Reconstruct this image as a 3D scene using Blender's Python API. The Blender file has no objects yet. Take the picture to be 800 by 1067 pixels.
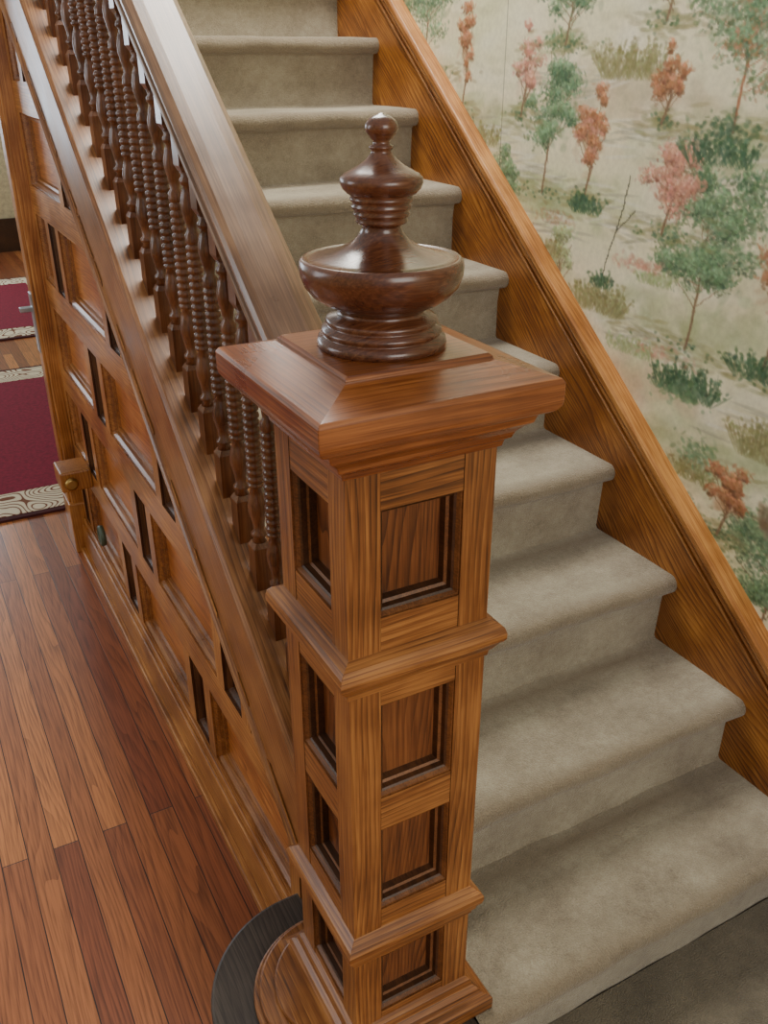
import bpy, math, random, bmesh
import numpy as np
from mathutils import Matrix, Vector
random.seed(7)
R=0.19; D=0.245; Y0=0.0793; W=0.962; S=R/D; ANG=math.atan2(R,D)
col=bpy.context.scene.collection

# ------------------------------------------------------------ helpers
def lin(c):
    return tuple(((v/255)/12.92 if v/255<=0.04045 else ((v/255+0.055)/1.055)**2.4) for v in c)
class MB:
    def __init__(s): s.v=[];s.f=[];s.m=[];s.sm=[]
    def face(s,pts,mat=0,smooth=False):
        b=len(s.v); s.v+= [tuple(p) for p in pts]; s.f.append(list(range(b,b+len(pts)))); s.m.append(mat); s.sm.append(smooth)
    def box(s,x0,x1,y0,y1,z0,z1,mat=0):
        b=len(s.v)
        s.v+=[(x0,y0,z0),(x1,y0,z0),(x1,y1,z0),(x0,y1,z0),(x0,y0,z1),(x1,y0,z1),(x1,y1,z1),(x0,y1,z1)]
        for q in [(0,3,2,1),(4,5,6,7),(0,1,5,4),(1,2,6,5),(2,3,7,6),(3,0,4,7)]:
            s.f.append([b+i for i in q]); s.m.append(mat); s.sm.append(False)
    def prism_x(s,poly,x0,x1,mat=0):
        n=len(poly); b=len(s.v)
        s.v+=[(x0,p[0],p[1]) for p in poly]+[(x1,p[0],p[1]) for p in poly]
        s.f.append([b+i for i in range(n)][::-1]); s.f.append([b+n+i for i in range(n)])
        s.m+=[mat,mat]; s.sm+=[False,False]
        for i in range(n):
            j=(i+1)%n; s.f.append([b+i,b+j,b+n+j,b+n+i]); s.m.append(mat); s.sm.append(False)
    def slope_sweep(s,prof,y0,y1,c,mat=0,smooth=False,cap=True):
        n=len(prof); b=len(s.v)
        s.v+=[(p[0],y0,c+S*y0+p[1]) for p in prof]+[(p[0],y1,c+S*y1+p[1]) for p in prof]
        for i in range(n):
            j=(i+1)%n; s.f.append([b+i,b+j,b+n+j,b+n+i]); s.m.append(mat); s.sm.append(smooth)
        if cap:
            s.f.append([b+i for i in range(n)][::-1]); s.f.append([b+n+i for i in range(n)]); s.m+=[mat,mat]; s.sm+=[False,False]
    def lathe(s,prof,cx=0,cy=0,seg=32,mat=0):
        b=len(s.v)
        for r,z in prof:
            for i in range(seg):
                a=2*math.pi*i/seg
                s.v.append((cx+r*math.cos(a),cy+r*math.sin(a),z))
        for k in range(len(prof)-1):
            for i in range(seg):
                j=(i+1)%seg
                s.f.append([b+k*seg+i,b+k*seg+j,b+(k+1)*seg+j,b+(k+1)*seg+i]); s.m.append(mat); s.sm.append(True)
        s.f.append([b+i for i in range(seg)][::-1]); s.m.append(mat); s.sm.append(False)
        e=b+(len(prof)-1)*seg
        s.f.append([e+i for i in range(seg)]); s.m.append(mat); s.sm.append(False)
    def square(s,prof,mx=0,my=1,cx=0,cy=0,top=True,bot=True):
        n=len(prof)
        for k in range(n-1):
            (h0,z0),(h1,z1)=prof[k],prof[k+1]
            c0=[(cx-h0,cy-h0,z0),(cx+h0,cy-h0,z0),(cx+h0,cy+h0,z0),(cx-h0,cy+h0,z0)]
            c1=[(cx-h1,cy-h1,z1),(cx+h1,cy-h1,z1),(cx+h1,cy+h1,z1),(cx-h1,cy+h1,z1)]
            for i in range(4):
                j=(i+1)%4; s.face([c0[i],c0[j],c1[j],c1[i]],mx if i%2==0 else my)
        if top:
            h,z=prof[-1]; s.face([(cx-h,cy-h,z),(cx+h,cy-h,z),(cx+h,cy+h,z),(cx-h,cy+h,z)],mx)
        if bot:
            h,z=prof[0]; s.face([(cx-h,cy-h,z),(cx-h,cy+h,z),(cx+h,cy+h,z),(cx+h,cy-h,z)],mx)
    def hole(s,P,u0,u1,v0,v1,prof,mr,mp):
        def ring(i,d): return [P(u0+i,v0+i,d),P(u1-i,v0+i,d),P(u1-i,v1-i,d),P(u0+i,v1-i,d)]
        a=ring(0,0)
        for q,(i2,d2) in enumerate(prof):
            c=ring(i2,d2)
            for k in range(4):
                l=(k+1)%4; s.face([a[k],a[l],c[l],c[k]],mr[q%len(mr)])
            a=c
        s.face(a,mp)
    def build(s,name,mats,parent=None,bevel=0,weld=False):
        me=bpy.data.meshes.new(name); me.from_pydata(s.v,[],s.f)
        for m in mats: me.materials.append(m)
        me.polygons.foreach_set('material_index',s.m); me.polygons.foreach_set('use_smooth',s.sm); me.update()
        ob=bpy.data.objects.new(name,me); col.objects.link(ob)
        if weld:
            w=ob.modifiers.new('weld','WELD'); w.merge_threshold=0.0001
        if bevel:
            b=ob.modifiers.new('bevel','BEVEL'); b.width=bevel; b.segments=2; b.limit_method='ANGLE'; b.angle_limit=math.radians(40)
        if parent: ob.parent=parent
        return ob
def empty(name):
    e=bpy.data.objects.new(name,None); col.objects.link(e); return e

# ------------------------------------------------------------ materials
def newmat(name):
    m=bpy.data.materials.new(name); m.use_nodes=True; nt=m.node_tree; return m,nt,nt.nodes['Principled BSDF'],nt.links
def ramp(nt,stops):
    r=nt.nodes.new('ShaderNodeValToRGB'); e=r.color_ramp.elements
    e[0].position=stops[0][0]; e[0].color=(*lin(stops[0][1]),1); e[1].position=stops[-1][0]; e[1].color=(*lin(stops[-1][1]),1)
    for p,c in stops[1:-1]:
        x=e.new(p); x.color=(*lin(c),1)
    return r
def math_n(nt,op,a=None,b=None,c=None):
    n=nt.nodes.new('ShaderNodeMath'); n.operation=op
    for i,x in enumerate((a,b,c)):
        if x is None: continue
        if isinstance(x,(int,float)): n.inputs[i].default_value=x
        else: nt.links.new(x,n.inputs[i])
    return n.outputs[0]
def noise(nt,vec,scale,detail=2,dist=0.0):
    n=nt.nodes.new('ShaderNodeTexNoise'); n.inputs['Scale'].default_value=scale; n.inputs['Detail'].default_value=detail; n.inputs['Distortion'].default_value=dist; nt.links.new(vec,n.inputs[0]); return n.outputs[0]
def wood(name,axis,dark,mid,light,rough=0.38,freq=110,warp=7,ringamp=0.18,coat=0.12):
    m,nt,bs,L=newmat(name)
    tc=nt.nodes.new('ShaderNodeTexCoord'); mp=nt.nodes.new('ShaderNodeMapping'); L.new(tc.outputs['Object'],mp.inputs[0])
    if axis=='S': mp.inputs['Rotation'].default_value=(-ANG,0,0)
    def scaled(k):
        sc=nt.nodes.new('ShaderNodeVectorMath'); sc.operation='MULTIPLY'; L.new(mp.outputs[0],sc.inputs[0])
        sc.inputs[1].default_value={'X':(k,1,1),'Y':(1,k,1),'Z':(1,1,k),'S':(1,k,1)}[axis]; return sc.outputs[0]
    dt=nt.nodes.new('ShaderNodeVectorMath'); dt.operation='DOT_PRODUCT'; L.new(mp.outputs[0],dt.inputs[0])
    dt.inputs[1].default_value={'X':(0,.83,1),'Y':(.83,0,1),'Z':(1,.9,0),'S':(.83,0,1)}[axis]
    v1=scaled(0.18); v2=scaled(0.025)
    n1=noise(nt,v1,5.5,2)
    ph=math_n(nt,'ADD',math_n(nt,'MULTIPLY',dt.outputs['Value'],freq),math_n(nt,'MULTIPLY',n1,warp*2))
    t=math_n(nt,'POWER',math_n(nt,'FRACT',ph),2.2)
    fade=noise(nt,v1,9,1)
    t=math_n(nt,'MULTIPLY',t,fade)
    n2=noise(nt,v2,420,3); n4=noise(nt,v2,90,3); n3=noise(nt,mp.outputs[0],7,3)
    f=math_n(nt,'SUBTRACT',math_n(nt,'ADD',math_n(nt,'ADD',math_n(nt,'MULTIPLY',n2,0.5),math_n(nt,'MULTIPLY',n4,0.3)),math_n(nt,'MULTIPLY',n3,0.5)),math_n(nt,'MULTIPLY',t,ringamp*1.8))
    r=ramp(nt,[(0.38,dark),(0.58,mid),(0.78,light)]); L.new(f,r.inputs[0]); L.new(r.outputs[0],bs.inputs['Base Color'])
    rr=math_n(nt,'MULTIPLY_ADD',n3,0.3,rough-0.15); L.new(rr,bs.inputs['Roughness'])
    bs.inputs['Coat Weight'].default_value=coat; bs.inputs['Coat Roughness'].default_value=0.2
    bp=nt.nodes.new('ShaderNodeBump'); bp.inputs['Strength'].default_value=0.15; bp.inputs['Distance'].default_value=0.001; L.new(f,bp.inputs['Height']); L.new(bp.outputs[0],bs.inputs['Normal'])
    return m
NW=((74,40,17),(130,78,36),(172,116,60))
OR=((96,54,22),(152,94,42),(196,138,74))
nz=wood('oak_newel_vertical','Z',*NW); nx=wood('oak_newel_x','X',*NW); ny=wood('oak_newel_y','Y',*NW)
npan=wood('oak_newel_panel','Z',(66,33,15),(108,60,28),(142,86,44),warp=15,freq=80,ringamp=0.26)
nmould=wood('shaded_dark_moulding','Y',(32,17,9),(56,32,17),(86,52,28),ringamp=0.03)  # newel panel recess shade put into this dark tone; back baseboard shares it
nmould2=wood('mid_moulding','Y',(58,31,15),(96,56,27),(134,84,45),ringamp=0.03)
CP=((84,40,18),(124,68,32),(158,96,50))
capx=wood('cap_wood_x','X',*CP,rough=0.3,coat=0.35); capy=wood('cap_wood_y','Y',*CP,rough=0.3,coat=0.35)
fin=wood('turned_mahogany','X',(54,26,15),(84,45,27),(112,68,42),rough=0.27,ringamp=0.08,coat=0.4)
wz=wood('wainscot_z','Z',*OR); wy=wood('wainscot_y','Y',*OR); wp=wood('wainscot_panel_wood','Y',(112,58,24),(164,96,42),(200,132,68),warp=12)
wshade=wood('wainscot_shaded_panel','Z',(42,22,11),(72,40,20),(100,60,31))  # recess shade of the narrow panels painted in as darker wood
wmould=wood('wainscot_mould','Y',(76,40,18),(124,74,35),(170,114,62),rough=0.32,ringamp=0.05)
wsl=wood('stringer_wood','S',(90,54,26),(138,88,46),(174,122,72),rough=0.4)
skw=wood('skirt_wood','S',(88,46,17),(144,86,34),(188,128,60),rough=0.4,warp=12,freq=80,ringamp=0.26)
skcap=wood('skirt_cap_wood','S',(100,58,26),(154,98,46),(194,138,76),rough=0.36,ringamp=0.12)
rail=wood('handrail_wood','S',(78,52,35),(112,80,55),(146,110,78),rough=0.34,ringamp=0.06,coat=0.25)
bal=wood('baluster_wood','Z',(54,27,14),(90,50,27),(124,76,43),rough=0.32,ringamp=0.08,coat=0.3)
dkw=wood('dark_step_wood','Y',(34,28,24),(56,47,40),(80,70,60),rough=0.5,coat=0.05)

def carpet_mat(name,c1,c2,c3,wear=True):
    m,nt,bs,L=newmat(name)
    tc=nt.nodes.new('ShaderNodeTexCoord'); o=tc.outputs['Object']
    a=noise(nt,o,7,6); b=noise(nt,o,320,2); c=noise(nt,o,60,3)
    f=math_n(nt,'ADD',math_n(nt,'ADD',math_n(nt,'MULTIPLY',a,0.5),math_n(nt,'MULTIPLY',b,0.3)),math_n(nt,'MULTIPLY',c,0.2))
    r=ramp(nt,[(0.34,c1),(0.5,c2),(0.66,c3)]); L.new(f,r.inputs[0]); out=r.outputs[0]
    if wear:
        sp=nt.nodes.new('ShaderNodeSeparateXYZ'); L.new(o,sp.inputs[0])
        t=math_n(nt,'FRACT',math_n(nt,'MULTIPLY_ADD',sp.outputs[1],1/D,-Y0/D+20.14))
        w_=math_n(nt,'SUBTRACT',1.0,math_n(nt,'MULTIPLY',math_n(nt,'ABSOLUTE',math_n(nt,'SUBTRACT',t,0.17)),5.5))
        w_=math_n(nt,'MAXIMUM',w_,0.0); w_=math_n(nt,'MULTIPLY',w_,math_n(nt,'MULTIPLY',a,1.1))
        mx=nt.nodes.new('ShaderNodeMix'); mx.data_type='RGBA'; L.new(w_,mx.inputs[0]); L.new(out,mx.inputs[6]); mx.inputs[7].default_value=(*lin((110,92,68)),1); out=mx.outputs[2]
    L.new(out,bs.inputs['Base Color'])
    bs.inputs['Roughness'].default_value=0.95; bs.inputs['Specular IOR Level'].default_value=0.15; bs.inputs['Sheen Weight'].default_value=0.35
    bp=nt.nodes.new('ShaderNodeBump'); bp.inputs['Strength'].default_value=0.9; bp.inputs['Distance'].default_value=0.005; L.new(b,bp.inputs['Height']); L.new(bp.outputs[0],bs.inputs['Normal'])
    return m
carpet=carpet_mat('taupe_carpet',(126,114,95),(158,147,125),(184,175,152))
carpet_shaded=carpet_mat('hall_carpet_shaded_pile',(88,80,66),(112,103,86),(134,124,104),False)  # stair carpet darkened: shade below the bottom step is put into the colour
def plain(name,c,rough=0.5,metal=0,nz_=0.08,scale=30):
    m,nt,bs,L=newmat(name)
    tc=nt.nodes.new('ShaderNodeTexCoord'); a=noise(nt,tc.outputs['Object'],scale)
    lo=tuple(v*(1-nz_) for v in c); hi=tuple(min(255,v*(1+nz_)) for v in c)
    r=ramp(nt,[(0.3,lo),(0.7,hi)]); L.new(a,r.inputs[0]); L.new(r.outputs[0],bs.inputs['Base Color'])
    bs.inputs['Roughness'].default_value=rough; bs.inputs['Metallic'].default_value=metal
    return m

# ------------------------------------------------------------ floor
m,nt,bs,L=newmat('heart_pine_floor')
tc=nt.nodes.new('ShaderNodeTexCoord'); mp=nt.nodes.new('ShaderNodeMapping'); mp.inputs['Rotation'].default_value=(0,0,math.pi/2); L.new(tc.outputs['Object'],mp.inputs[0])
br=nt.nodes.new('ShaderNodeTexBrick'); L.new(mp.outputs[0],br.inputs[0]); br.offset=0.37; br.offset_frequency=2
br.inputs['Scale'].default_value=1; br.inputs['Brick Width'].default_value=2.1; br.inputs['Row Height'].default_value=0.057; br.inputs['Mortar Size'].default_value=0.0014; br.inputs['Mortar Smooth'].default_value=0.3; br.inputs['Bias'].default_value=0
br.inputs['Color1'].default_value=(*lin((218,142,82)),1); br.inputs['Color2'].default_value=(*lin((140,74,46)),1); br.inputs['Mortar'].default_value=(*lin((56,30,20)),1)
sc=nt.nodes.new('ShaderNodeVectorMath'); sc.operation='MULTIPLY'; sc.inputs[1].default_value=(1,0.12,1); L.new(tc.outputs['Object'],sc.inputs[0])
ad=nt.nodes.new('ShaderNodeVectorMath'); ad.operation='MULTIPLY_ADD'; L.new(br.outputs['Color'],ad.inputs[0]); ad.inputs[1].default_value=(9,9,9); L.new(sc.outputs[0],ad.inputs[2])
sp=nt.nodes.new('ShaderNodeSeparateXYZ'); L.new(tc.outputs['Object'],sp.inputs[0])
n1=noise(nt,ad.outputs[0],7,2); t=math_n(nt,'POWER',math_n(nt,'FRACT',math_n(nt,'ADD',math_n(nt,'MULTIPLY',n1,16),math_n(nt,'MULTIPLY',sp.outputs[0],70))),1.8)
sc2=nt.nodes.new('ShaderNodeVectorMath'); sc2.operation='MULTIPLY'; sc2.inputs[1].default_value=(1,0.03,1); L.new(tc.outputs['Object'],sc2.inputs[0])
n2=noise(nt,sc2.outputs[0],240,3)
f=math_n(nt,'SUBTRACT',math_n(nt,'MULTIPLY',n2,1.0),math_n(nt,'MULTIPLY',t,0.22))
r=ramp(nt,[(0.15,(140,128,122)),(0.55,(255,255,255))]); L.new(f,r.inputs[0])
mx=nt.nodes.new('ShaderNodeMix'); mx.data_type='RGBA'; mx.blend_type='MULTIPLY'; mx.inputs[0].default_value=0.8; L.new(br.outputs['Color'],mx.inputs[6]); L.new(r.outputs[0],mx.inputs[7]); L.new(mx.outputs[2],bs.inputs['Base Color'])
bs.inputs['Roughness'].default_value=0.32; bs.inputs['Coat Weight'].default_value=0.35; bs.inputs['Coat Roughness'].default_value=0.2
bp=nt.nodes.new('ShaderNodeBump'); bp.inputs['Strength'].default_value=0.3; bp.inputs['Distance'].default_value=0.002; bp.invert=True; L.new(br.outputs['Fac'],bp.inputs['Height']); L.new(bp.outputs[0],bs.inputs['Normal'])
b=MB(); b.box(-3.4,1.1,-4.2,8.6,-0.1,0); b.build('floor',[m])

# ------------------------------------------------------------ carpeted stairs
stair=empty('staircase')
prof=[]; NST=13
prof.append((Y0-D+0.045,0.0))
for k in range(-1,NST-1):
    yk=Y0+k*D; zt=R*(k+2); yr=yk+0.045
    if k>-1: prof.append((yr,zt-R+0.006))
    prof+=[(yr-0.002,zt-0.09),(yr-0.006,zt-0.052),(yr-0.012,zt-0.046)]
    cy,cz,rr=yk+0.022,zt-0.023,0.0225
    for i in range(9):
        a=math.radians(-90-180*i/8); prof.append((cy+rr*math.cos(a),cz+rr*math.sin(a)))
    prof.append((yk+D*0.5,zt+0.0005)); prof.append((yk+D+0.045-0.006,zt))
b=MB(); n=len(prof)
for i in range(n-1):
    first=prof[i+1][0]<0.075 or i<14
    xs=np.linspace(0.105 if first else 0.03,W+0.002,40)
    base=len(b.v)
    for p in (prof[i],prof[i+1]):
        for x in xs:
            wv=0.0016*math.sin(x*17+p[1]*40)+0.0012*math.sin(x*41+p[0]*23)   # soft, slightly uneven pile
            b.v.append((x,p[0]+wv,p[1]+wv*0.5))
    m_=len(xs)
    for j in range(m_-1):
        b.f.append([base+j,base+j+1,base+m_+j+1,base+m_+j]); b.m.append(0); b.sm.append(True)
b.build('carpeted_treads',[carpet],stair,weld=True)
b=MB(); b.box(0.10,0.961,-1.6,-0.124,0.0,0.012); b.build('hall_carpet',[carpet_shaded])

# ------------------------------------------------------------ skirt board on wall side
b=MB()
ya,yb=-0.42,3.2
b.prism_x([(ya,0.0),(0.35,0.0),(yb,0.0+S*(yb-0.35)),(yb,0.455+S*yb),(ya,max(0.455+S*ya,0.13)),],W,0.986,0)
b.slope_sweep([(0.986,0.0),(0.960,0.0),(0.952,0.003),(0.948,0.010),(0.948,0.017),(0.953,0.021),(0.944,0.026),(0.941,0.034),(0.941,0.048),(0.946,0.056),(0.970,0.060),(0.986,0.060)],ya,yb,0.434,1)
b.slope_sweep([(0.97,0.0),(0.957,0.002),(0.955,0.007),(0.957,0.012),(0.97,0.012)],ya,yb,0.408,1)
b.build('trim_stair_skirt',[skw,skcap],bevel=0.0012)
b=MB(); b.prism_x([(-4.1,0),(ya,0),(ya,0.15),(-4.1,0.15)],0.962,0.984); b.prism_x([(-4.1,0.15),(ya,0.15),(ya,0.175),(-4.1,0.175)],0.97,0.984); b.build('baseboard_right',[wy],bevel=0.002)

# ------------------------------------------------------------ outer stringer + shoe
LOW=0.135; TOP=0.39
b=MB()
b.slope_sweep([(-0.058,LOW-TOP),(-0.058,-0.03),(0.028,-0.03),(0.028,LOW-TOP)],0.104,3.2,TOP,0)
b.slope_sweep([(-0.050,-0.032),(-0.064,-0.026),(-0.064,-0.010),(-0.056,0.0),(0.040,0.0),(0.046,-0.010),(0.046,-0.026),(0.03,-0.032)],0.104,3.2,TOP,0)
b.slope_sweep([(-0.050,0.0),(-0.066,0.003),(-0.069,0.012),(-0.064,0.020),(-0.050,0.026)],0.104,3.2,LOW-0.005,0)
b.build('outer_stringer',[wsl],stair,bevel=0.0015)

# ------------------------------------------------------------ wainscot wall below stringer
b=MB(); XF=-0.060
def Pw(u,v,d): return (XF+d,u,v)
wprof=[(0.0,0.005),(0.004,0.005),(0.010,0.012),(0.012,0.020),(0.019,0.021),(0.022,0.028)]
ROW0=0.115; PITCH=0.29; PH=0.205; ys,ye=0.05,2.20
rows={0:(0.78,0.66),1:(0.50,0.66),2:(0.86,0.66),3:(1.20,0.66),4:(1.54,0.66),5:(1.88,0.66)}
NWID=0.105; ST=0.05
for k in range(6):
    v0=ROW0+k*PITCH; v1=v0+PITCH; h0=v0+0.03; h1=h0+PH
    start,per=rows[k]; s0=start-4*per; holes=[]
    for j in range(12):
        a=s0+j*per
        holes.append((a,a+NWID,True)); holes.append((a+NWID+ST,a+per-ST,False))
    hs=[]
    for a,c,nrw in holes:
        a2,c2=max(a,ys+0.03),min(c,ye-0.03)
        if c2-a2>0.06: hs.append((a2,c2,nrw))
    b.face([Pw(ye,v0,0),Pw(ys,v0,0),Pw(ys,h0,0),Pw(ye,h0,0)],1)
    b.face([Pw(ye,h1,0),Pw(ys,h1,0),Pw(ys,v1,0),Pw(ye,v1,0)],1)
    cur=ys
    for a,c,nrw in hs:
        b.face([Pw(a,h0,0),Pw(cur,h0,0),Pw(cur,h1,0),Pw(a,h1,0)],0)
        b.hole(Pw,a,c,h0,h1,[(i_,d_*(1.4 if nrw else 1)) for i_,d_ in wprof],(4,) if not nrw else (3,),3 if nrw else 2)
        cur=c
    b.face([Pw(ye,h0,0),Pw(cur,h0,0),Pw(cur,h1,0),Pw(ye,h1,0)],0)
wob=b.build('wall_wainscot',[wz,wy,wp,wshade,wmould])
bm=bmesh.new(); bm.from_mesh(wob.data); bmesh.ops.remove_doubles(bm,verts=bm.verts,dist=0.0001)
bmesh.ops.bisect_plane(bm,geom=bm.verts[:]+bm.edges[:]+bm.faces[:],plane_co=(0,0,LOW+0.03),plane_no=(0,-S,1),clear_outer=True)
bm.to_mesh(wob.data); bm.free()
b=MB()
b.prism_x([(0.2,0.0),(2.19,0.0),(2.19,0.115),(0.2,0.115)],-0.078,-0.05)
b.prism_x([(0.2,0.115),(2.19,0.115),(2.19,0.14),(0.2,0.14)],-0.070,-0.05)
b.prism_x([(0.2,0.0),(2.19,0.0),(2.19,0.02),(0.2,0.02)],-0.096,-0.07)
b.build('baseboard_wainscot',[wy],bevel=0.004)
b=MB(); b.box(-0.098,0.03,2.2,2.30,0,1.84); b.box(-0.108,-0.09,2.215,2.285,0.2,1.82); b.box(-0.112,0.03,2.19,2.31,0,0.2)
b.build('trim_door_casing',[wz],bevel=0.004)
steel=plain('strike_plate_steel',(170,180,188),0.35,0.9)
b=MB(); b.box(-0.112,-0.106,2.225,2.275,0.76,0.96); b.box(-0.150,-0.110,2.235,2.262,0.90,0.915); b.build('door_strike_plate',[steel],bevel=0.002)
b=MB(); b.box(0.03,0.98,2.24,2.30,0,1.84); b.build('wall_understair',[wp])

# ------------------------------------------------------------ balustrade
bst=empty('stair_balustrade')
b=MB()
half=[(0.018,-0.088),(0.026,-0.082),(0.030,-0.070),(0.040,-0.065),(0.046,-0.057),(0.045,-0.047),(0.038,-0.042),(0.037,-0.034),(0.043,-0.029),(0.049,-0.022),(0.050,-0.012),(0.046,-0.003),(0.036,0.003),(0.018,0.006)]
pr=half+[(-x,z) for x,z in half[::-1]]
b.slope_sweep(pr,0.104,3.2,1.097,0)
b.build('handrail',[rail],bst,bevel=0.0012)
b=MB()
def bead(z0,z1,r0,r1,n,out):
    for i in range(n):
        t0=z0+(z1-z0)*i/n; h=(z1-z0)/n; rr=r0+(r1-r0)*i/max(1,n-1)
        out+=[(rr*0.66,t0),(rr*0.95,t0+h*0.22),(rr,t0+h*0.5),(rr*0.95,t0+h*0.78)]
tp=[(0.014,0.0),(0.010,0.008),(0.0155,0.013),(0.0155,0.018),(0.010,0.024),(0.012,0.040),(0.0175,0.062),(0.018,0.075),(0.014,0.096),(0.0095,0.110),(0.015,0.114),(0.015,0.119)]
bead(0.121,0.325,0.0155,0.0145,15,tp)
tp+=[(0.0145,0.328),(0.009,0.336),(0.011,0.350),(0.0165,0.372),(0.017,0.384),(0.013,0.402),(0.009,0.412),(0.0145,0.418),(0.0145,0.424),(0.010,0.430),(0.014,0.438)]
y=0.155
while y<3.15:
    zb=TOP+S*y; zr=1.097-0.088+S*y
    z0=zb+0.085; top=z0+0.438
    b.square([(0.0175,zb-0.02),(0.0175,z0-0.010),(0.012,z0)],0,0,0,y)
    b.lathe([(r,z0+z) for r,z in tp],0,y,12,0)
    b.square([(0.012,top),(0.0175,top+0.010),(0.0175,zr+0.03)],0,0,0,y)
    y+=D/3
b.build('balusters',[bal],bst)

# ------------------------------------------------------------ newel post
newel=empty('newel_post'); H=0.1036
nprof=[(0.0,0.003),(0.002,0.003),(0.005,0.008),(0.008,0.010),(0.009,0.018),(0.013,0.020),(0.015,0.030)]
def face_P(i):
    def P(u,v,d):
        h=H-d
        return [(u,-h,v),(h,u,v),(-u,h,v),(-h,-u,v)][i]
    return P
b=MB()
secs=[(0.22,0.45,[(0.272,0.405)]),(0.455,0.945,[(0.512,0.675),(0.735,0.898)]),(0.970,1.25,[(1.035,1.185)])]
uw=0.058; g=0.0008
for z0,z1,hs in secs:
    for i in range(4):
        P=face_P(i); rm=1 if i%2==0 else 2
        b.face([P(-H,z0,0),P(-uw,z0,0),P(-uw,z1,0),P(-H,z1,0)],0)
        b.face([P(uw,z0,0),P(H,z0,0),P(H,z1,0),P(uw,z1,0)],0)
        def railface(c0,c1):
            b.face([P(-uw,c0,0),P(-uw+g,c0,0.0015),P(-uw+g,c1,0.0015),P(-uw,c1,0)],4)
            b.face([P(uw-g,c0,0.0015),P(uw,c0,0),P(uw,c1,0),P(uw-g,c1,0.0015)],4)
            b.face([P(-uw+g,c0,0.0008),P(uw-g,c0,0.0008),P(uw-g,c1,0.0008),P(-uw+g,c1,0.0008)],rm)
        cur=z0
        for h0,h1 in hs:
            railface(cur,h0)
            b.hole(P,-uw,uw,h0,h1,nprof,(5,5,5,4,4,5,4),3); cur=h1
        railface(cur,z1)
b.build('shaft',[nz,nx,ny,npan,nmould,nmould2],newel)
b=MB()
b.square([(H-0.01,0.925),(0.107,0.925),(0.108,0.934),(0.112,0.938),(0.118,0.948),(0.122,0.952),(0.1246,0.956),(0.1250,0.964),(0.1225,0.973),(0.117,0.979),(0.103,0.986)],0,1)
b.square([(H-0.01,0.412),(0.107,0.412),(0.108,0.421),(0.112,0.425),(0.114,0.436),(0.119,0.440),(0.1206,0.448),(0.1206,0.456),(0.117,0.463),(0.103,0.474)],0,1)
b.build('collars',[nx,ny],newel,bevel=0.001,weld=True)
b=MB()
b.square([(0.10,0.19),(0.140,0.19),(0.140,0.215),(0.136,0.221),(0.126,0.224),(0.122,0.232),(0.114,0.238),(0.111,0.250),(0.102,0.256)],0,1,bot=False)
b.build('base_moulding',[nx,ny],newel,bevel=0.001,weld=True)
b=MB()
b.square([(0.095,1.235),(0.108,1.235),(0.110,1.244),(0.116,1.248),(0.119,1.256),(0.126,1.264),(0.134,1.270),(0.137,1.280),(0.146,1.284),(0.152,1.288),(0.156,1.294),(0.157,1.300),(0.157,1.322),(0.154,1.327),(0.096,1.343),(0.096,1.347),(0.092,1.350)],0,1)
b.build('cap',[capx,capy],newel,bevel=0.0015,weld=True)
fp=[(0.060,1.348),(0.076,1.349),(0.0775,1.355),(0.076,1.361),(0.070,1.363),(0.069,1.365),(0.072,1.368),(0.071,1.372),(0.065,1.375),(0.064,1.377),(0.067,1.380),(0.065,1.384),(0.054,1.388),(0.051,1.391),(0.052,1.394),(0.056,1.396),
 (0.060,1.399),(0.070,1.403),(0.082,1.411),(0.090,1.421),(0.0945,1.433),(0.0955,1.442),(0.0945,1.449),(0.091,1.4525),(0.088,1.4525),(0.086,1.451),(0.075,1.4535),(0.058,1.458),(0.043,1.464),(0.032,1.471),(0.025,1.479),(0.022,1.486),(0.023,1.488),
 (0.0285,1.490),(0.030,1.4925),(0.0280,1.495),(0.031,1.498),(0.0325,1.5005),(0.0300,1.503),(0.0335,1.506),(0.0345,1.5085),(0.032,1.511),(0.035,1.514),(0.036,1.5165),(0.034,1.519),
 (0.039,1.522),(0.044,1.527),(0.0465,1.533),(0.0462,1.538),(0.042,1.542),(0.034,1.546),(0.025,1.551),(0.017,1.557),(0.012,1.563),(0.011,1.566),(0.0135,1.568),(0.0135,1.570),(0.010,1.572),(0.009,1.575),(0.012,1.578)]
for i in range(3,12):
    a=-math.pi/2+math.pi*i/12
    fp.append((0.0182*math.cos(a),1.589+0.0130*math.sin(a)))
fp+= [(0.003,1.6028),(0.0005,1.6034)]
b=MB(); b.lathe(fp,0,0,64,0); b.build('urn_finial',[fin],newel)

# ------------------------------------------------------------ bullnose starting step
def bull(cx,cy,r,x1,n=36):
    pts=[(x1,cy-r)]
    for i in range(n+1):
        a=-math.pi/2-math.pi*i/n; pts.append((cx+r*math.cos(a),cy+r*math.sin(a)))
    pts.append((x1,cy+r)); return pts
def slab(b,pts,z0,z1,mat):
    n=len(pts); base=len(b.v); b.v+=[(p[0],p[1],z0) for p in pts]+[(p[0],p[1],z1) for p in pts]
    for i in range(n):
        j=(i+1)%n; b.f.append([base+i,base+j,base+n+j,base+n+i][::-1]); b.m.append(mat); b.sm.append(False)
    b.f.append([base+i for i in range(n)]); b.f.append([base+n+i for i in range(n)][::-1]); b.m+=[mat,mat]; b.sm+=[False,False]
b=MB()
slab(b,bull(-0.09,0.038,0.205,0.104),0.158,0.19,0)
slab(b,bull(-0.09,0.038,0.18,0.104),0.0,0.158,1)
slab(b,bull(-0.09,0.038,0.195,0.104),0.0,0.03,1)
b.build('bullnose_step',[dkw,ny],stair,bevel=0.006)
b=MB()
slab(b,bull(-0.075,0.02,0.150,0.10),0.19,0.203,0)
slab(b,bull(-0.075,0.02,0.140,0.10),0.203,0.214,0)
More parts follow.
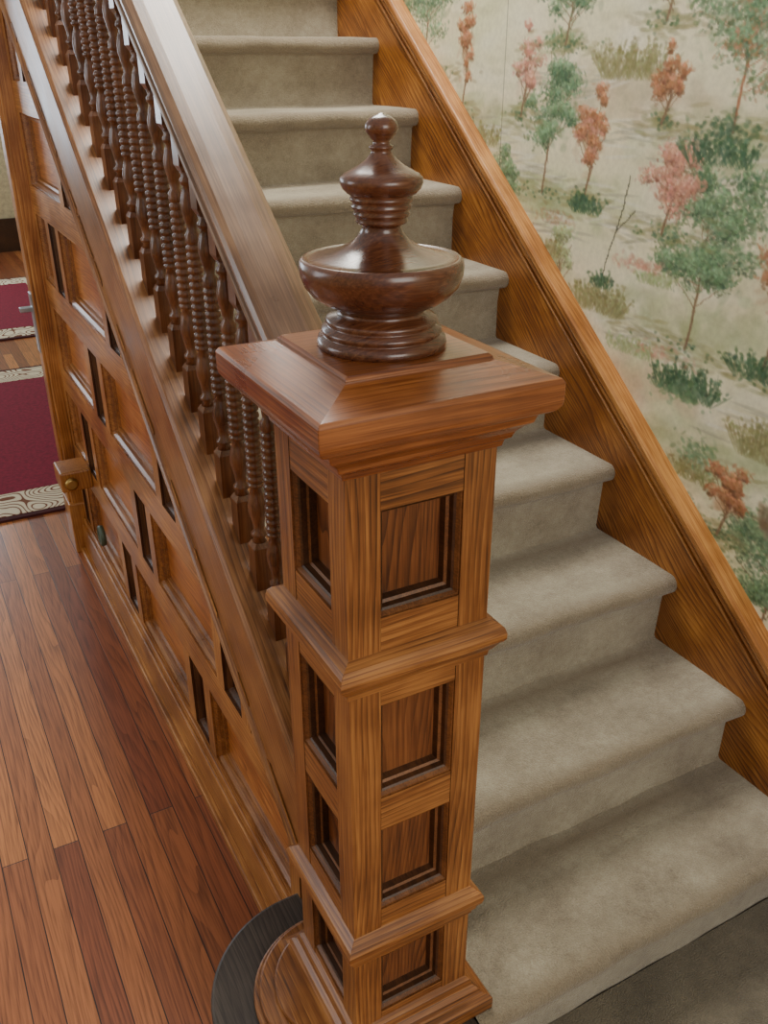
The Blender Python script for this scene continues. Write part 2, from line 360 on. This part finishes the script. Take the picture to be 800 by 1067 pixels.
slab(b,bull(-0.070,0.02,0.118,0.10),0.214,0.224,0)
b.build('curved_plinth',[ny],newel,bevel=0.004)

# ------------------------------------------------------------ scenic wallpaper (painted pattern as colour attribute)
strokes=[]
def j(c,a=12):
    d=random.uniform(-a,a); return tuple(min(255,max(0,v+d+random.uniform(-a/3,a/3))) for v in c)
def dab(y,z,ry,rz,ang,c,al): strokes.append((y,z,ry,rz,ang,c,al))
GR=(116,148,110); DG=(74,108,80); RU=(180,124,88); PK=(214,152,130); OL=(152,150,104); TR=(134,106,82); LG=(176,188,140)
def blob(y,z,w,h,c,nn,sz,al):
    for i in range(nn):
        dab(y+max(-1.1,min(1.1,random.gauss(0,0.45)))*w*0.5,z+random.gauss(0,0.4)*h*0.5,sz*random.uniform(0.5,1.4),sz*random.uniform(0.3,0.8),random.uniform(-1.2,1.2),j(c,26),al*random.uniform(0.4,1))
def line(y0,z0,y1,z1,w,c,al=0.6,wob=0.003):
    L_=math.hypot(y1-y0,z1-z0); n_=max(3,int(L_/(w*1.2))); o=0
    for i in range(n_+1):
        t=i/n_; o+=random.gauss(0,wob*0.25)
        dab(y0+(y1-y0)*t+o,z0+(z1-z0)*t,w,w*1.3,0,j(c,10),al)
def ground(y,z,w,c=OL):
    for i in range(70): dab(y+random.gauss(0,w*0.6),z+random.gauss(0,0.016),random.uniform(0.010,0.03),0.005,random.uniform(-0.25,0.25),j(c,24),0.3)
    for i in range(24): dab(y+random.gauss(0,w*0.35),z+random.gauss(0,0.010),0.006,0.004,random.uniform(-0.5,0.5),j(DG,24),0.5)
def grass(y,z,w,h,c,nn=60):
    for i in range(nn):
        a=random.uniform(-0.9,0.9); l=h*random.uniform(0.4,1); yy=y+random.uniform(-w,w)*0.5
        dab(yy+math.sin(a)*l*0.5,z+math.cos(a)*l*0.5,0.0028,l*0.45,-a,j(c,20),0.42)
        for q in range(2): dab(yy+math.sin(a)*l*random.uniform(.6,1),z+math.cos(a)*l*random.uniform(.6,1),0.006,0.004,random.uniform(-1,1),j(c,30),0.5)
def tree(y,z,w,h,c,c2=None,trunk=TR,dens=1.0):
    ground(y+0.01,z-h*0.95,w*0.8)
    line(y+0.012,z-h*0.95,y-0.004,z-h*0.2,0.0042,trunk,0.7); line(y-0.004,z-h*0.2,y+0.006,z+h*0.5,0.003,trunk,0.55)
    lean=random.uniform(-0.12,0.12)*w
    blob(y+lean,z+h*0.08,w*1.05,h*1.0,c,int(60*dens),0.016,0.22)
    ends=[]
    for q in range(int(9+7*dens)):
        t=random.uniform(-0.45,0.6); zz=z+h*t; reach=w*0.55*(1-0.55*abs(t)/0.6)
        dy_=random.uniform(-1,1)*reach; up=random.uniform(0.0,0.07)
        line(y+t*0.006,zz-0.02,y+dy_,zz+up*0.6,0.0017,trunk,0.42); ends.append((y+dy_+lean*(t+0.4),zz+up,random.uniform(0.20,0.40)*w))
    ends.append((y+lean,z+h*0.62,0.25*w))
    for yy,zz,s_ in ends:
        blob(yy,zz-0.010,s_*1.3,s_*0.75,tuple(v*0.70 for v in c),int(26*dens),0.0058,0.6)
        blob(yy,zz,s_*1.7,s_*0.9,c,int(46*dens),0.0065,0.65)
        blob(yy,zz+0.010,s_*1.3,s_*0.5,tuple(min(255,v*1.25+8) for v in c),int(16*dens),0.005,0.55)
        if c2 and random.random()<0.4: blob(yy+0.01,zz-0.012,s_*1.5,s_*0.7,c2,int(22*dens),0.006,0.55)
def motif(dy,dz):
    def T(y,z,*a,**k): tree(y+dy,z+dz,*a,**k)
    for (yy,zz,ww,hh,cc) in [(0.45,1.14,0.5,0.10,LG),(0.95,1.34,0.4,0.08,LG),(0.35,1.50,0.4,0.10,LG),(0.75,1.58,0.4,0.08,(206,190,158)),(0.3,0.86,0.35,0.12,LG),(1.3,1.5,0.4,0.1,LG),(0.62,0.98,0.3,0.08,(220,196,164)),(1.1,1.15,0.3,0.2,LG),(0.05,1.3,0.3,0.3,LG)]:
        blob(yy+dy,zz+dz,ww*1.5,hh*1.6,cc,110,0.04,0.22)
    for (yy,zz) in [(0.62,1.50),(0.95,1.27),(0.55,1.08),(0.30,1.43),(1.2,1.47),(0.85,1.60),(0.2,0.98),(0.7,1.33),(1.0,1.4)]:
        for i in range(26): dab(yy+dy+random.gauss(0,0.08),zz+dz+random.gauss(0,0.022),random.uniform(0.03,0.07),0.004,random.uniform(-0.25,0.1),(246,243,230) if i%2 else (170,168,148),0.42)
    T(0.962,1.525,0.18,0.18,GR,DG,dens=1.4); T(1.343,1.655,0.08,0.14,RU,dens=0.6); T(0.802,1.465,0.09,0.12,RU,PK,dens=0.8); grass(0.80+dy,1.32+dz,0.10,0.06,DG)
    T(0.424,1.28,0.24,0.20,GR,DG,dens=2.0); T(0.388,1.69,0.26,0.17,GR,RU,(172,112,80),dens=1.8); T(0.215,1.235,0.12,0.16,RU,dens=1.1); grass(0.23+dy,1.07+dz,0.13,0.07,DG)
    T(0.535,1.41,0.15,0.10,PK,dens=1.1); grass(0.70+dy,1.61+dz,0.19,0.09,OL,170); T(1.07,1.61,0.09,0.09,PK,dens=0.6)
    blob(0.42+dy,1.52+dz,0.20,0.09,DG,170,0.008,0.5); grass(0.42+dy,1.46+dz,0.16,0.07,DG,80)
    grass(0.42+dy,0.98+dz,0.17,0.09,DG,140); blob(0.42+dy,0.99+dz,0.18,0.07,GR,110,0.009,0.5)
    blob(0.36+dy,0.86+dz,0.13,0.12,GR,200,0.008,0.5); grass(0.36+dy,0.80+dz,0.10,0.07,OL,60); T(0.25,0.79,0.09,0.08,RU,dens=0.8)
    grass(0.19+dy,0.91+dz,0.12,0.10,OL,110); grass(0.73+dy,1.10+dz,0.16,0.09,OL,150); grass(0.60+dy,1.03+dz,0.14,0.05,LG,80); grass(0.55+dy,1.20+dz,0.1,0.04,LG,60)
    line(0.665+dy,1.42+dz,0.73+dy,1.17+dz,0.0018,(66,70,58),0.9); grass(0.72+dy,1.16+dz,0.05,0.05,DG,30); line(0.69+dy,1.30+dz,0.64+dy,1.35+dz,0.0015,(70,72,60),0.8)
    T(0.915,1.77,0.18,0.09,GR,DG); T(1.55,1.77,0.24,0.16,GR,DG,dens=1.6); blob(1.5+dy,1.60+dz,0.16,0.06,OL,110,0.009,0.4); grass(1.25+dy,1.44+dz,0.16,0.07,OL,90); T(0.60,1.79,0.10,0.07,RU,dens=0.6)
    blob(0.12+dy,0.80+dz,0.10,0.06,(140,120,100),110,0.013,0.5); T(1.14,1.33,0.11,0.10,GR,dens=0.8); blob(0.6+dy,1.24+dz,0.16,0.04,PK,80,0.009,0.4)
    T(0.05,1.05,0.16,0.18,GR,DG); T(0.60,0.80,0.12,0.11,GR,dens=0.8); T(0.88,1.18,0.09,0.08,LG,dens=0.6); blob(0.92+dy,1.30+dz,0.18,0.05,RU,70,0.008,0.3)
    T(0.58,1.60,0.08,0.07,RU,dens=0.5); grass(0.95+dy,1.20+dz,0.12,0.06,OL,70); blob(0.50+dy,1.06+dz,0.2,0.05,PK,60,0.008,0.35)
for dy in (-1.45,0,1.45,2.9):
    for dz in (-1.1,0,1.1):
        random.seed(int(50+dy*10+dz*100)); motif(dy,dz)
def noise2(Yg,Zg,s,seed):
    r_=np.random.default_rng(seed); out=np.zeros_like(Yg)
    for k in range(16):
        a=r_.uniform(0,2*np.pi); fq=s*r_.uniform(0.5,2.6); out+=np.sin((Yg*np.cos(a)*0.7+Zg*np.sin(a)*1.6)*fq+r_.uniform(0,6.28))/16*2
    return out
def paint(y0,y1,z0,z1,res):
    ny_=int(round((y1-y0)/res))+1; nz_=int(round((z1-z0)/res))+1
    ya_=np.linspace(y0,y1,ny_); za_=np.linspace(z0,z1,nz_); Yg,Zg=np.meshgrid(ya_,za_)
    base=np.zeros((nz_,ny_,3)); base[:]=(246,240,206)
    for s_,sd,gain,off,c,mxa in [(9,1,1.0,0.3,(226,228,180),0.6),(13,2,1.2,0.1,(248,230,196),0.5),(30,3,1.4,-0.1,(204,204,158),0.4),(22,4,1.3,-0.1,(252,249,232),0.5),(60,5,1.2,-0.2,(196,190,152),0.3)]:
        A=np.clip(noise2(Yg,Zg,s_,sd)*gain+off,0,1)[...,None]*mxa; base=base*(1-A)+np.array(c)*A
    dy_=(y1-y0)/(ny_-1); dz_=(z1-z0)/(nz_-1)
    for (y,z,ry,rz,an,c,al) in strokes:
        m_=max(ry,rz)*1.3
        if y+m_<y0 or y-m_>y1 or z+m_<z0 or z-m_>z1: continue
        ry=max(ry,res*0.6); rz=max(rz,res*0.6)
        i0=max(0,int((y-m_-y0)/dy_)); i1=int((y+m_-y0)/dy_)+2; k0_=max(0,int((z-m_-z0)/dz_)); k1_=int((z+m_-z0)/dz_)+2
        if i1<=0 or k1_<=0 or i0>=ny_ or k0_>=nz_: continue
        yy=Yg[k0_:k1_,i0:i1]-y; zz=Zg[k0_:k1_,i0:i1]-z
        ca,sa=math.cos(an),math.sin(an); u=(yy*ca+zz*sa)/ry; v=(-yy*sa+zz*ca)/rz
        a=(np.clip(1.35-(u*u+v*v),0,1)*al)[...,None]
        base[k0_:k1_,i0:i1]=base[k0_:k1_,i0:i1]*(1-a)+np.array(c)*a
    for sy in np.arange(1.164-0.68*8,9,0.68):
        i=int(round((sy-y0)/dy_))
        if 0<=i<ny_ and abs(sy-0.484)>0.1: base[:,i]*=0.66
    c_=base/255; c_=np.where(c_<=0.04045,c_/12.92,((c_+0.055)/1.055)**2.4)
    return Yg,Zg,c_
def wallgrid(name,X,patches,mat):
    V=[];F=[];C=[];off=0
    for (y0,y1,z0,z1,res) in patches:
        Yg,Zg,c_=paint(y0,y1,z0,z1,res); nz_,ny_=Yg.shape
        V.append(np.stack([np.full_like(Yg,X),Yg,Zg],-1).reshape(-1,3)); C.append(np.concatenate([c_.reshape(-1,3),np.ones((nz_*ny_,1))],1))
        idx=np.arange(nz_*ny_).reshape(nz_,ny_)+off
        F.append(np.stack([idx[:-1,:-1],idx[1:,:-1],idx[1:,1:],idx[:-1,1:]],-1).reshape(-1,4)); off+=nz_*ny_
    V=np.concatenate(V);F=np.concatenate(F);C=np.concatenate(C)
    me=bpy.data.meshes.new(name); me.vertices.add(len(V)); me.vertices.foreach_set('co',V.astype(np.float32).ravel())
    me.loops.add(F.size); me.loops.foreach_set('vertex_index',F.astype(np.int32).ravel())
    me.polygons.add(len(F)); me.polygons.foreach_set('loop_start',(np.arange(len(F))*4).astype(np.int32)); me.polygons.foreach_set('loop_total',np.full(len(F),4,dtype=np.int32))
    me.update(calc_edges=True)
    at=me.color_attributes.new('paint','FLOAT_COLOR','POINT'); at.data.foreach_set('color',C.astype(np.float32).ravel())
    me.materials.append(mat); ob=bpy.data.objects.new(name,me); col.objects.link(ob); return ob
m,nt,bs,L=newmat('scenic_wallpaper')
at=nt.nodes.new('ShaderNodeAttribute'); at.attribute_name='paint'
tc=nt.nodes.new('ShaderNodeTexCoord'); a=noise(nt,tc.outputs['Object'],90,4)
r=ramp(nt,[(0.3,(238,238,238)),(0.7,(255,255,255))]); L.new(a,r.inputs[0])
mx=nt.nodes.new('ShaderNodeMix'); mx.data_type='RGBA'; mx.blend_type='MULTIPLY'; mx.inputs[0].default_value=1; L.new(at.outputs['Color'],mx.inputs[6]); L.new(r.outputs[0],mx.inputs[7]); L.new(mx.outputs[2],bs.inputs['Base Color'])
bs.inputs['Roughness'].default_value=0.6
A0,A1,B0,B1=-0.2,1.95,0.4,1.9
wallgrid('wall_right',0.985,[(A0,A1,B0,B1,0.0028),(-4.2,A0,0,3.0,0.012),(A1,8.6,0,3.0,0.014),(A0,A1,0,B0,0.012),(A0,A1,B1,3.0,0.012)],m)
cream=plain('cream_wall',(206,200,172),0.7)
b=MB(); b.box(-3.4,1.1,8.5,8.6,0,3.0); b.build('wall_back',[cream])
b=MB(); b.box(-3.4,0.98,8.46,8.5,0,0.3); b.build('baseboard_back',[nmould])
b=MB(); b.box(-3.5,-3.4,-4.2,8.6,0,3.0); b.build('wall_left',[cream])
# ------------------------------------------------------------ rugs
m,nt,bs,L=newmat('rug_border'); tc=nt.nodes.new('ShaderNodeTexCoord')
ns=noise(nt,tc.outputs['Object'],7,0)
wv=math_n(nt,'ABSOLUTE',math_n(nt,'SINE',math_n(nt,'MULTIPLY',ns,34)))
r=ramp(nt,[(0.0,(120,80,50)),(0.38,(128,70,54)),(0.48,(222,210,180)),(1.0,(232,222,196))]); L.new(wv,r.inputs[0]); L.new(r.outputs[0],bs.inputs['Base Color']); bs.inputs['Roughness'].default_value=0.95
rb_=m
red=plain('rug_red_field',(128,20,50),0.95,0,0.12,60); dr=plain('rug_dark_line',(70,24,28),0.95)
def rug(name,x0,x1,y0,y1):
    b=MB(); b.box(x0,x1,y0,y1,0.0,0.010,2); b.box(x0+0.03,x1-0.03,y0+0.03,y1-0.03,0.010,0.012,1); b.box(x0+0.25,x1-0.25,y0+0.25,y1-0.25,0.012,0.014,0)
    return b.build(name,[red,rb_,dr])
rug('area_rug',-2.4,0.75,2.58,4.62); rug('area_rug',-2.0,0.7,5.3,7.2)
# door stop on the wainscot end
ds=empty('door_stop')
b=MB(); b.box(-0.16,-0.06,1.90,2.02,0.38,0.45); b.build('bracket',[wz],ds,bevel=0.006)
brass=plain('brass',(170,140,84),0.35,1.0); rub=plain('green_rubber',(70,84,68),0.5)
b=MB(); b.lathe([(0.010,0),(0.010,0.012),(0.020,0.016),(0.022,0.024),(0.014,0.030)],0,0,20); o=b.build('brass_knob',[brass],ds); o.rotation_euler=(math.pi/2,0,0); o.location=(-0.13,1.905,0.415)
b=MB(); b.lathe([(0.034,0),(0.036,0.008),(0.034,0.016),(0.024,0.018),(0.022,0.010)],0,0,24); o=b.build('rubber_bumper',[rub],ds); o.rotation_euler=(0,-math.pi/2,0); o.location=(-0.058,1.86,0.22)

# ------------------------------------------------------------ lights
def area(name,loc,tgt,sx,sy,power,c):
    l=bpy.data.lights.new(name,'AREA'); l.shape='RECTANGLE'; l.size=sx; l.size_y=sy; l.energy=power; l.color=c
    o=bpy.data.objects.new(name,l); col.objects.link(o); o.location=loc
    o.rotation_euler=(Vector(tgt)-Vector(loc)).to_track_quat('-Z','Y').to_euler(); return o
area('window_light_left',(-3.3,1.9,1.8),(0,0.8,0.9),1.6,1.8,46,(0.85,0.92,1.0))
area('window_light_far',(-1.4,8.3,1.8),(-0.5,3,0.5),2.6,2.0,100,(0.78,0.88,1.0))
area('window_light_front',(0.1,-3.9,2.5),(0.8,0.8,0.9),2.2,2.0,80,(1.0,0.97,0.9))
area('stair_light',(0.55,1.5,3.2),(0.7,0.3,0.4),0.8,1.0,58,(1.0,0.96,0.88))
w=bpy.data.worlds.new('world'); bpy.context.scene.world=w; w.use_nodes=True
w.node_tree.nodes['Background'].inputs[0].default_value=(1.0,0.97,0.92,1); w.node_tree.nodes['Background'].inputs[1].default_value=0.52

# ------------------------------------------------------------ camera
yw,pt=0.4980,0.4700
r_=Vector((math.cos(yw),-math.sin(yw),0)); F_=Vector((math.sin(yw)*math.cos(pt),math.cos(yw)*math.cos(pt),-math.sin(pt))); U_=r_.cross(F_)
M=Matrix((( r_.x,U_.x,-F_.x,-0.4991),(r_.y,U_.y,-F_.y,-0.9238),(r_.z,U_.z,-F_.z,1.6566),(0,0,0,1)))
cd=bpy.data.cameras.new('camera'); cd.sensor_fit='HORIZONTAL'; cd.sensor_width=36; cd.lens=36*933.55/800; cd.clip_start=0.02
co=bpy.data.objects.new('camera',cd); col.objects.link(co); co.matrix_world=M; bpy.context.scene.camera=co
